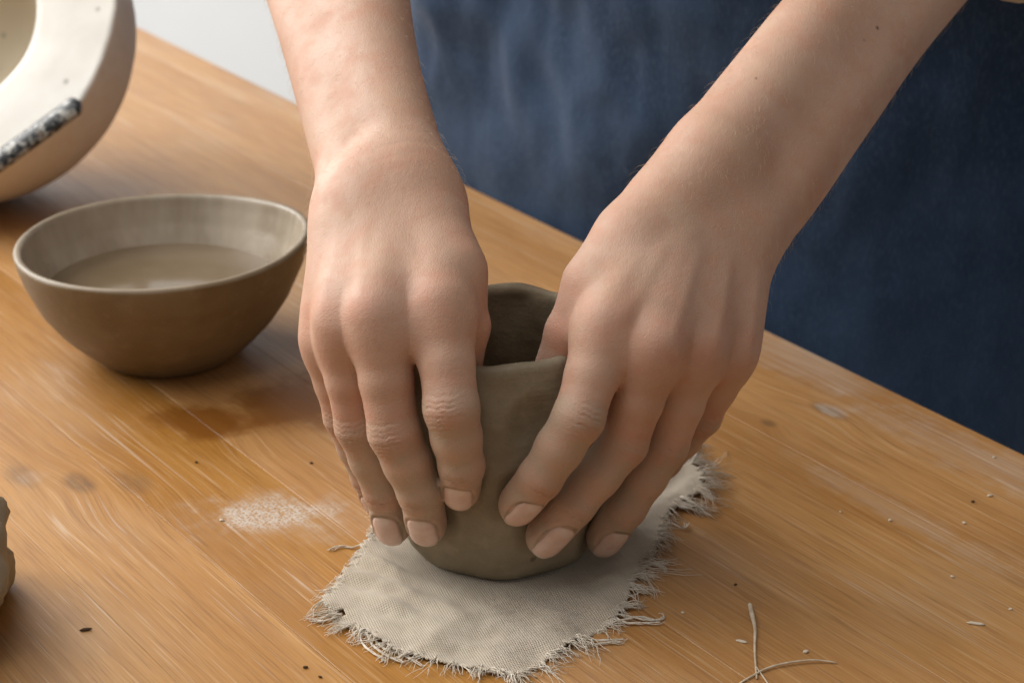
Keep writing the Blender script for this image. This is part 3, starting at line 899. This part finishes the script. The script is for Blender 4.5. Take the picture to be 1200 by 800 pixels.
        for ax in range(3):
            o1, o2 = [(1, 2), (2, 0), (0, 1)][ax]
            sl_a = [slice(None)] * 3; sl_b = [slice(None)] * 3
            sl_a[ax] = slice(0, -1); sl_b[ax] = slice(1, None)
            a, b = S[tuple(sl_a)], S[tuple(sl_b)]
            e = np.argwhere(a != b)
            e = e[(e[:, o1] > 0) & (e[:, o2] > 0)]
            ins = a[tuple(e.T)]
            def cell(d1, d2):
                c = e.copy(); c[:, o1] -= d1; c[:, o2] -= d2
                c = np.minimum(c, np.array(vid.shape) - 1)
                return vid[tuple(c.T)]
            q = np.stack([cell(1, 1), cell(0, 1), cell(0, 0), cell(1, 0)], 1)
            q = np.where(ins[:, None], q, q[:, ::-1])
            Q.append(q)
        Q = np.concatenate(Q); Q = Q[(Q >= 0).all(1)]
        f = self.base_field
        for _ in range(2):
            d = self.chunked(f, V); G = self.grad(f, V, d); V = V - (d / np.maximum((G * G).sum(1), .2))[:, None] * G
        # one 1:4 split
        E = np.sort(np.stack([Q, np.roll(Q, -1, 1)], 2).reshape(-1, 2), 1)
        u, inv = np.unique(E[:, 0] * len(V) + E[:, 1], return_inverse=True)
        em = (V[u // len(V)] + V[u % len(V)]) / 2
        fm = V[Q].mean(1)
        n0, n1 = len(V), len(V) + len(u)
        inv = inv.reshape(-1, 4) + n0; fc = np.arange(len(Q)) + n1
        V = np.concatenate([V, em, fm]).astype(np.float32)
        Q = np.concatenate([np.stack([Q[:, k], inv[:, k], fc, inv[:, k - 1]], 1) for k in range(4)])
        for it in range(3):
            g = f if it < 1 else self.field
            d = self.chunked(g, V); G = self.grad(g, V, d)
            st = np.clip(d / np.maximum((G * G).sum(1), .3), -1.2, 1.2)
            V = V - st[:, None] * G
        return V, Q
    def colour(self, P):
        red = np.zeros(len(P), np.float32); clay = np.zeros(len(P), np.float32)
        for fi, F in enumerate(self.fingers):
            p, r = F['p'], F['r']
            for j, s, w in ((0, .36, 8.5), (1, .7, 7.5), (2, .5, 6.0), (3, .75, 7.0)):
                c = p[j] + (self.nd * 7 if j == 0 else F['d'][min(j, 2)] * r[j] * .7)
                red = np.maximum(red, s * np.exp(-(np.linalg.norm(P - c, axis=1) / w) ** 2))
            dd = np.minimum(rcone(P, p[1], p[2], r[1], r[2]), rcone(P, p[2], p[3], r[2], r[3]))
            clay = np.maximum(clay, np.clip(1 - dd / 2.5, 0, 1))
            # clay caught along the nail margins
            v = P - p[3]; y = v @ F['t'][2]; x = v @ np.cross(F['t'][2], F['d'][2]); yc, hl, hw = self.nail_dims(F)
            n = (np.abs(x / hw) ** 2.2 + np.abs((y - yc) / hl) ** 2.2) ** (1 / 2.2)
            near = (np.linalg.norm(v, axis=1) < r[3] * 2.2) & ((v @ F['d'][2]) > 0)
            clay = np.where(near, np.maximum(clay, 1.0 + 1.0 * np.exp(-((n - 1.04) / .10) ** 2)), clay)
        for k, s in ((2, .5), (3, .5)):
            red = np.maximum(red, s * np.exp(-(np.linalg.norm(P - self.th[k], axis=1) / 13) ** 2))
        mole = np.zeros(len(P), np.float32)
        for c, rad in self.opt.get('moles', []):
            mole = np.maximum(mole, np.clip(1.4 - np.linalg.norm(P - np.array(c, np.float32), axis=1) / rad, 0, 1))
        return red, clay, mole

def skin_material():
    t = NT('skin'); c = t.coord('Object')
    big = t.noise(c, 22, 4, .55); mid = t.noise(c, 85, 4, .6); fine = t.noise(c, 520, 4, .6)
    red, clay, mole = t.attr('red'), t.attr('clay'), t.attr('mole')
    col = t.mix(t.ramp(big, .32, .68), (0.480, 0.290, 0.200), (0.555, 0.358, 0.265))
    col = t.mix(t.ramp(mid, .42, .72, 0, .42), col, (0.52, 0.245, 0.16))
    col = t.mix(t.ramp(t.noise(c, 40, 3, .5), .5, .7, 0, .35), col, (0.57, 0.39, 0.275))
    col = t.mix(t.math('MULTIPLY', red, t.ramp(mid, .2, .7, .45, .95)), col, (0.49, 0.18, 0.12))
    # dry clay film on the fingers
    cl = t.math('MULTIPLY', t.math('MINIMUM', clay, 1.0), t.ramp(mid, .34, .62, .18, .82))
    col = t.mix(cl, col, (0.42, 0.335, 0.245))
    rim = t.math('MULTIPLY', t.math('SUBTRACT', t.math('MAXIMUM', clay, 1.0), 1.0), t.ramp(mid, .35, .65, .05, .75))
    col = t.mix(rim, col, (0.19, 0.135, 0.09))
    spk = t.ramp(fine, .62, .75, 0, .35)
    col = t.mix(t.math('MULTIPLY', cl, spk), col, (0.62, 0.52, 0.42))
    col = t.mix(mole, col, (0.11, 0.045, 0.03))
    cell = t.voronoi(t.mapping(c, (1, 1, 1)), 1100.0, 'DISTANCE_TO_EDGE')
    lines = t.noise(t.mapping(c, (160, 260, 520)), 1.0, 4, .65)
    hair = t.noise(t.mapping(c, (700, 260, 260)), 1.0, 3, .6)
    h = t.math('ADD', t.math('ADD', t.math('MULTIPLY', t.ramp(cell, 0, .25), .28), t.math('MULTIPLY', lines, .45)), t.math('ADD', t.math('MULTIPLY', fine, .9), t.math('MULTIPLY', hair, .22)))
    return t.set(color=col, rough=t.ramp(mid, .3, .7, .46, .62), spec=.34, sss=.16, sssr=(1.0, .36, .18), ssss=.003, normal=t.bump(h, .36, .0005))
M_skin = skin_material()
def nail_material():
    t = NT('nail'); c = t.coord('Object')
    a = t.noise(c, 180, 3, .6); ridge = t.noise(t.mapping(c, (900, 900, 90)), 1.0, 2, .5)
    col = t.mix(t.ramp(a, .3, .7), (0.62, 0.415, 0.335), (0.68, 0.49, 0.41))
    col = t.mix(t.math('MULTIPLY', t.attr('edge'), t.ramp(a, .35, .65, .2, .9)), col, (0.30, 0.225, 0.155))
    col = t.mix(t.attr('moon'), col, (0.70, 0.58, 0.50))
    col = t.mix(t.attr('tip'), col, (0.66, 0.57, 0.47))
    return t.set(color=col, rough=.26, spec=.5, sss=.12, sssr=(1.0, .45, .3), ssss=.002, normal=t.bump(ridge, .1, .0004))
M_nail = nail_material()

person = empty('person', (0.115, 0.507, -0.75))
tag(person, 'person in a dark blue apron shaping the clay pot with both hands', 'person')
P_OFF = np.array([0.115, 0.507, -0.75])
def F32(*a): return np.array(a, dtype=np.float32)
OPT_R = dict(offs=(8.5, 8.5, 10, 14), rads=(16.0, 17.2, 19.5, 25.0), tend=.22, hollow=.4, knuck=.1, kf=22.0,
             moles=[], dents=[((-56.5, 29.5, 146.9), (14.0, 7.4, 15.5), 13.0, 6.0, 1.2)])
OPT_L = dict(offs=(12, 10.8, 10, 12), rads=(17.6, 18.8, 19.2, 22.0), tend=.38, hollow=.2, knuck=.3, kf=14.0, fill=True, moles=[((144.6, 86.0, 175.8), .75), ((138.6, 78.4, 173.2), .4), ((94.1, 46.7, 167.6), .5), ((80.6, -9.4, 114.0), .5), ((156.3, 92.8, 170.5), .4)], dents=[])
ARMS = [Arm(RIGHT_ARM, OPT_R), Arm(LEFT_ARM, OPT_L)]
def build_body():
    Vs, Qs, cs = [], [], []; n = 0
    for A in ARMS:
        V, Q = A.mesh(1.35)
        Vs.append(V); Qs.append(Q + n); n += len(V); cs.append(A.colour(V))
    V = np.concatenate(Vs).astype(np.float64) * .001 - P_OFF; Q = np.concatenate(Qs)
    o = mesh_np('body', V, Q, M_skin, person)
    if len(o.data.vertices) == n:
        for k, nm in enumerate(('red', 'clay', 'mole')):
            at = o.data.attributes.new(nm, 'FLOAT', 'POINT')
            at.data.foreach_set('value', np.concatenate([c[k] for c in cs]).astype(np.float32))
    print('body verts', n, len(o.data.vertices))
build_body()
def build_nails():
    for A, skip in ((ARMS[0], ()), (ARMS[1], (3,))):
        for fi, F in enumerate(A.fingers):
            if fi in skip: continue
            o3, tt, dd = F['p'][3], F['t'][2], F['d'][2]; sd = np.cross(tt, dd); r = F['r'][3]
            yc, hl, hw = A.nail_dims(F)
            NU, NV = 17, 21
            P, e_, tip, lift, moon = [], [], [], [], []
            for j in range(NV):
                v = -1 + 2 * j / (NV - 1)
                for i in range(NU):
                    u = -1 + 2 * i / (NU - 1)
                    # map the square onto a rounded-rectangle outline
                    x = u * (1 - (.42 if v > 0 else .46) * abs(v) ** 2.6) * hw; y = yc + v * hl * (1 - (.18 if v > 0 else .20) * u * u)
                    P.append(o3 + tt * y + sd * x + dd * r * (.98 - .25 * u * u - (.30 * max(0, v) ** 2)))
                    n = max(abs(u), abs(v) if v < 0 else 0)
                    e_.append(max(0, (n - .84) / .16) ** 1.2 * .9)
                    moon.append(max(0.0, min(1.0, (.55 - math.hypot(u * .8, v + .95)) / .15)) * .55)
                    tip.append(max(0, (v - .80) / .2) * .8)
                    lift.append(.32 - .75 * max(0, n - .82) / .18 * (1 if v < .4 else .5) + (.25 if v > .9 else 0))
            P = np.array(P, dtype=np.float32)
            for _ in range(4):
                d = A.base_field(P); G = A.grad(A.base_field, P); P = P - (d / np.maximum((G * G).sum(1), .3))[:, None] * G
            G = A.grad(A.base_field, P); G /= np.linalg.norm(G, axis=1)[:, None]
            P = P + G * np.array(lift, np.float32)[:, None]
            V = P.astype(np.float64) * .001 - P_OFF
            ob = mesh_obj('fingernail', V, grid_faces(NU, NV), M_nail, person)
            for nm, vals in (('edge', e_), ('tip', tip), ('moon', moon)):
                at = ob.data.attributes.new(nm, 'FLOAT', 'POINT'); at.data.foreach_set('value', vals)
            # normals outwards
            me = ob.data
            if np.array(me.polygons[len(me.polygons) // 2].normal) @ dd < 0: me.flip_normals()
            md = ob.modifiers.new('thick', 'SOLIDIFY'); md.thickness = .00035; md.offset = -1
            sb = ob.modifiers.new('sub', 'SUBSURF'); sb.levels = 1; sb.render_levels = 1
build_nails()
def build_hair():
    body = [o for o in person.children if o.name.startswith('body')][0]
    me = body.data; n = len(me.vertices)
    co = np.empty(n * 3, np.float32); me.vertices.foreach_get('co', co); co = co.reshape(-1, 3)
    no = np.empty(n * 3, np.float32); me.vertex_normals.foreach_get('vector', no); no = no.reshape(-1, 3)
    W = (co.astype(np.float64) + P_OFF) * 1000
    rs = random.Random(4); co_ = Collect()
    for A in ARMS:
        w0 = V3(A.T['fore'][0]); fd = A.fd
        near = min(np.linalg.norm(W - w0, axis=1).min(), 1e9)
        own = np.nonzero((np.abs((W - w0) @ A.aw) < 60) & (np.linalg.norm(np.cross(W - w0, fd), axis=1) < 45) & ((W - w0) @ fd > -30) & ((W - w0) @ fd < 150) & (no @ A.nw > -.35))[0]
        for i in rs.sample(list(own), min(1100, len(own))):
            p = Vector(co[i].tolist()); nn = Vector(no[i].tolist())
            t = Vector((-fd * .8 + A.aw * rs.uniform(.1, .9)).tolist()); t = (t - nn * t.dot(nn)).normalized()
            L = rs.uniform(.0022, .0052)
            pts = [p - nn * .0001, p + t * L * .35 + nn * L * .26, p + t * L * .7 + nn * L * .36, p + t * L + nn * L * .34]
            co_.add(*tube(pts, [.000026, .000024, .000018, .000008], 3))
    t = NT('fine_hair'); nse = t.noise(t.coord('Object'), 300, 2)
    m = t.set(color=t.mix(nse, (0.52, 0.38, 0.25), (0.66, 0.52, 0.36)), rough=.5, spec=.3)
    o = mesh_obj('arm_hair', co_.v, co_.f, m, person); o['kind'] = 'stuff'
build_hair()

# ------------------------------------------------------------------ apron and shirt
def body_ellipse(a, grow):
    """plan of the torso in world xy; a = 0 faces the table"""
    A, B, ex = .30 + grow, .170 + grow, 2.05
    c, s = math.cos(a), math.sin(a)
    u = A * math.copysign(abs(s) ** (2 / ex), s); v = B * math.copysign(abs(c) ** (2 / ex), c)
    return Vector((.115, .507, 0)) + EDIR * u - NDIR * v
def make_apron():
    NU, NV = 240, 170; V = []
    for j in range(NV):
        z = -.50 + .92 * j / (NV - 1)
        for i in range(NU):
            a = R(-112) + R(224) * i / (NU - 1)
            p0 = body_ellipse(a, .0); p1 = body_ellipse(a, .02)
            n = (p1 - p0).normalized()
            s = i / (NU - 1) * 8
            w = .012 * nz(s * .9, z * 6.0, 0, 1, 1) + .008 * nz(s * 1.9 + z * 5.2, z * 12.0 - s * .8, 0, 1, 2) + .0040 * nz(s * 5 - z * 14, z * 26 + s * 2, 0, 1, 3) + .0010 * nz(s * 20, z * 34, 0, 1, 4)
            ridg = 1 - abs(nz(s * 1.6 + z * 9, z * 8 - s * 1.1, 0, 1, 7)) * 2
            w += .0025 * max(0, ridg) ** 1.6
            rg2 = 1 - abs(nz(s * 3.4 - z * 16, z * 14 + s * 2.5, 0, 1, 9)) * 2.4
            w += .0022 * max(0, rg2) ** 1.5 * (.4 + .6 * max(0, nz(s, z * 4, 0, .8, 10) + .3))
            if z < .03: w += .003 * math.sin(s * 11 + 2 * nz(s, z, 0, 1, 8)) * min(1, (.03 - z) / .2)
            w += .012 * max(0, z - .0) ** 1.0
            keep = math.exp(-((z + .012) / .05) ** 2)
            w = w * (1 - .6 * keep)
            p0 = p0 - NDIR * (.28 * max(0.0, z - .14))       # unseen lean over the table, added to shade the apron below
            # where the front meets the table edge it rests against it
            off = -( (p0 + n * w) @ NDIR ) + .2171
            p = p0 + n * w
            if -.04 < z < .004 and off > -.0004: p = p + NDIR * (off + .0006)
            V.append((p.x - P_OFF[0], p.y - P_OFF[1], z - P_OFF[2]))
    t = NT('denim_linen'); c = t.coord('Object')
    a = t.noise(c, 9, 4, .6); b = t.noise(c, 45, 4, .65); f = t.noise(t.mapping(c, (900, 900, 260)), 1.0, 3, .6); f2 = t.noise(t.mapping(c, (260, 260, 1100)), 1.0, 3, .6)
    col = t.mix(t.ramp(a, .3, .7), (0.020, 0.041, 0.085), (0.038, 0.070, 0.132))
    col = t.mix(t.ramp(b, .45, .75, 0, .5), col, (0.042, 0.078, 0.146))
    col = t.mix(t.ramp(f, .48, .68, 0, .5), col, (0.064, 0.102, 0.17))
    h = t.math('ADD', f, f2)
    m = t.set(color=col, rough=.9, spec=.15, sheen=.10, normal=t.bump(h, .3, .0008))
    o = mesh_obj('apron', V, grid_faces(NU, NV), m, person)
    md = o.modifiers.new('thick', 'SOLIDIFY'); md.thickness = .0014; md.offset = -1
    o['label'] = 'dark blue linen apron'
make_apron()
def make_shirt():
    NU = 72; V = []; F = []
    # torso
    zs = np.linspace(-.30, .52, 30)
    for z in zs:
        for i in range(NU):
            a = 2 * math.pi * i / NU
            p = body_ellipse(a, -.014 - .12 * max(0, (z - .40) / .12) ** 2)
            k = .012 * nz(math.cos(a) * 3, math.sin(a) * 3, z * 6, 1, 4)
            p = p - NDIR * (.28 * max(0.0, float(z) - .14))  # same unseen lean as the bib, there to shade the apron
            V.append((p.x + k * .4, p.y + k * .4, float(z)))
    F = grid_faces(NU, len(zs), True); F.append(tuple(range(NU))[::-1]); F.append(tuple((len(zs) - 1) * NU + i for i in range(NU)))
    co = Collect(); co.add([Vector(v) for v in V], F)
    for pts, rad in SLEEVES:
        P = [Vector(p) for p in pts]; out, rr = [], []
        for i in range(len(P) - 1):
            for s in np.linspace(0, 1, 9)[: (9 if i == len(P) - 2 else 8)]:
                out.append(P[i].lerp(P[i + 1], float(s))); rr.append(rad[i] + (rad[i + 1] - rad[i]) * float(s) + .003 * math.sin(len(out) * 2.1))
        v, f = tube(out, rr, 28); co.add(v, f)
    t = NT('shirt_cotton'); c = t.coord('Object'); a = t.noise(c, 30, 4, .6)
    m = t.set(color=t.mix(t.ramp(a, .3, .7), (0.50, 0.41, 0.30), (0.58, 0.49, 0.37)), rough=.9, spec=.1)
    o = mesh_obj('shirt', [Vector(v) - Vector(P_OFF) for v in co.v], co.f, m, person); o['label'] = 'beige cotton shirt'
SLEEVES = [([(-.0805, .215, .206), (-.088, .265, .226), (-.03, .36, .33), (.0, .46, .46)], [.040, .046, .055, .07]),
           ([(.199, .172, .217), (.24, .19, .216), (.25, .25, .34), (.20, .28, .46)], [.0465, .0592, .058, .07])]
make_shirt()
# HANDS>>


# <<SMALL
# ------------------------------------------------------------------ clay lump at the table's left, straw and crumbs
def make_lump():
    bm = bmesh.new(); bmesh.ops.create_cube(bm, size=2.0)
    bmesh.ops.subdivide_edges(bm, edges=bm.edges[:], cuts=22, use_grid_fill=True)
    for v in bm.verts:
        p = v.co; q = (abs(p.x) ** 3.2 + abs(p.y) ** 3.2 + abs(p.z) ** 3) ** .3125
        d = p / q
        n = .20 * nz(d.x, d.y, d.z, 1.3, 3) + .09 * nz(d.x, d.y, d.z, 3.2, 4) + .03 * nz(d.x, d.y, d.z, 9, 5)
        # torn, curled lip low on the right side
        lip = math.exp(-((d.z + .35) / .22) ** 2) * max(0, d.x) * max(0, math.sin(d.y * 4.5 - 1.0)) * .10
        d = d * (1 + n); d.x += lip
        d.x -= .10 * max(0, d.z) * max(0, d.x)
        v.co = Vector((d.x * .034, d.y * .042, max(-.0225, d.z * .026)))
    me = bpy.data.meshes.new('clay_lump'); bm.to_mesh(me); bm.free()
    o = link_mesh('clay_lump', me, M_clay, None, True)
    o.location = (-.2075, -.063, .0228); o.rotation_euler = (0, 0, R(8))
    tag(o, 'lump of raw grey clay with a torn edge lying on the bare table', 'clay')
make_lump()
def make_straws():
    t = NT('dry_fibre'); c = t.coord('Object'); a = t.noise(c, 300, 2)
    m = t.set(color=t.mix(t.ramp(a, .3, .7), (0.50, 0.40, 0.28), (0.66, 0.57, 0.44)), rough=.8, spec=.2)
    specs = [([(89.4, -50.0, 1.6), (89.3, -57.0, 2.0), (89.6, -65.5, 1.1), (88.2, -78, .6), (86.9, -96, .5)], [.75, .95, .6, .42, .3], 'short dry fibre with a thick pale end on the table'),
             ([(81.0, -98.5, .4), (92.3, -89.5, .9), (106, -85.7, 1.2), (115.5, -86.2, .5)], [.3, .42, .36, .2], 'thin curved dry fibre lying across the thick ended one'),
             ([(87.2, -88, .7), (89, -94, .5), (91, -101, .4)], [.25, .3, .2], 'tiny straight fibre beside the crossing of two longer ones')]
    for pts, rad, lab in specs:
        P = [Vector(p) * .001 for p in pts]; out, rr = [], []
        for i in range(len(P) - 1):
            p0, p1, p2, p3 = P[max(i - 1, 0)], P[i], P[i + 1], P[min(i + 2, len(P) - 1)]
            for k in range(7):
                s = k / 7
                out.append(.5 * ((2 * p1) + (p2 - p0) * s + (2 * p0 - 5 * p1 + 4 * p2 - p3) * s * s + (3 * p1 - p0 - 3 * p2 + p3) * s ** 3))
                rr.append((rad[i] + (rad[i + 1] - rad[i]) * s) * .001)
        out.append(P[-1]); rr.append(rad[-1] * .001)
        v, f = tube(out, rr, 8)
        tag(mesh_obj('dry_fibre', v, f, m), lab, 'fibre')
make_straws()
def make_crumbs():
    def cmat(name, a, b):
        t = NT(name); n = t.noise(t.coord('Object'), 900, 2)
        return t.set(color=t.mix(t.ramp(n, .3, .7), a, b), rough=.85, spec=.2)
    dark = cmat('dark_crumb', (0.05, 0.03, 0.015), (0.09, 0.055, 0.03))
    pale = cmat('pale_crumb', (0.60, 0.52, 0.40), (0.70, 0.62, 0.50))
    rs = random.Random(5)
    for x, y, lx, ly, pal, lab in CRUMBS:
        bm = bmesh.new(); bmesh.ops.create_icosphere(bm, subdivisions=2, radius=1.0)
        sd = rs.uniform(0, 50)
        for v in bm.verts:
            v.co *= 1 + .35 * nz(v.co.x, v.co.y, v.co.z, 1.3, sd)
            v.co = Vector((v.co.x * lx, v.co.y * ly, v.co.z * min(lx, ly) * .7)) * .001
        me = bpy.data.meshes.new('crumb'); bm.to_mesh(me); bm.free()
        o = link_mesh('crumb', me, pale if pal else dark, None, True)
        o.location = (x * .001, y * .001, min(lx, ly) * .00055); o.rotation_euler = (0, 0, rs.uniform(-.5, .5))
        tag(o, lab, 'crumb', 'crumbs on the table')
CRUMBS = [
    (-146.0, -64.7, 2.2, 0.7, 0, 'dark elongated crumb on bare boards beside the clay lump'),
    (-124.9, 63.1, 0.7, 0.6, 0, 'tiny dark crumb on bare wood in front of the brown bowl'),
    (-77.8, 62.4, 0.7, 0.6, 0, 'tiny dark crumb on bare wood between the bowl and a hand'),
    (-108.2, 14.3, 1.0, 0.7, 1, 'pale crumb at the end of the white clay smear'),
    (-66.3, -88.6, 1.0, 0.6, 0, 'dark crumb beside the torn corner of the linen'),
    (-60.8, -94.4, 0.7, 0.5, 0, 'tiny dark speck next to the dark crumb by the linen corner'),
    (168.1, -60.7, 3.2, 0.75, 1, 'stubby pale splinter lying alone on bare wood'),
    (150.6, 14.3, 0.8, 0.7, 1, 'tiny pale clay crumb on bare scratched boards'),
    (178.9, 12.3, 0.7, 0.6, 1, 'tiny pale clay crumb on bare scratched boards'),
    (193.6, 34.5, 1.3, 0.6, 1, 'oblong pale crumb near the table edge by the apron'),
    (166.4, -28.3, 0.8, 0.6, 1, 'tiny pale clay crumb on bare scratched boards'),
    (182.7, -51.0, 0.7, 0.6, 1, 'tiny pale clay crumb on bare scratched boards'),
    (84.2, -72.4, 2.1, 0.7, 1, 'small pale splinter beside the thick ended dry fibre'),
    (105.7, -79.0, 1.1, 0.8, 1, 'pale crumb beside the curved dry fibre'),
    (65.1, -53.3, 0.7, 0.6, 1, 'tiny pale crumb beside the loose linen threads'),
    (86.0, -33.8, 0.7, 0.5, 0, 'tiny dark speck between the linen and the dry fibres'),
    (185.8, 29.5, 0.8, 0.6, 0, 'tiny dark crumb next to the oblong pale crumb'),
    (132.4, 21.2, 0.5, 0.5, 1, 'tiny pale clay crumb on bare scratched boards'),
    (202.4, 67.7, 0.8, 0.5, 1, 'thin pale crumb at the table edge below the apron'),
]
make_crumbs()
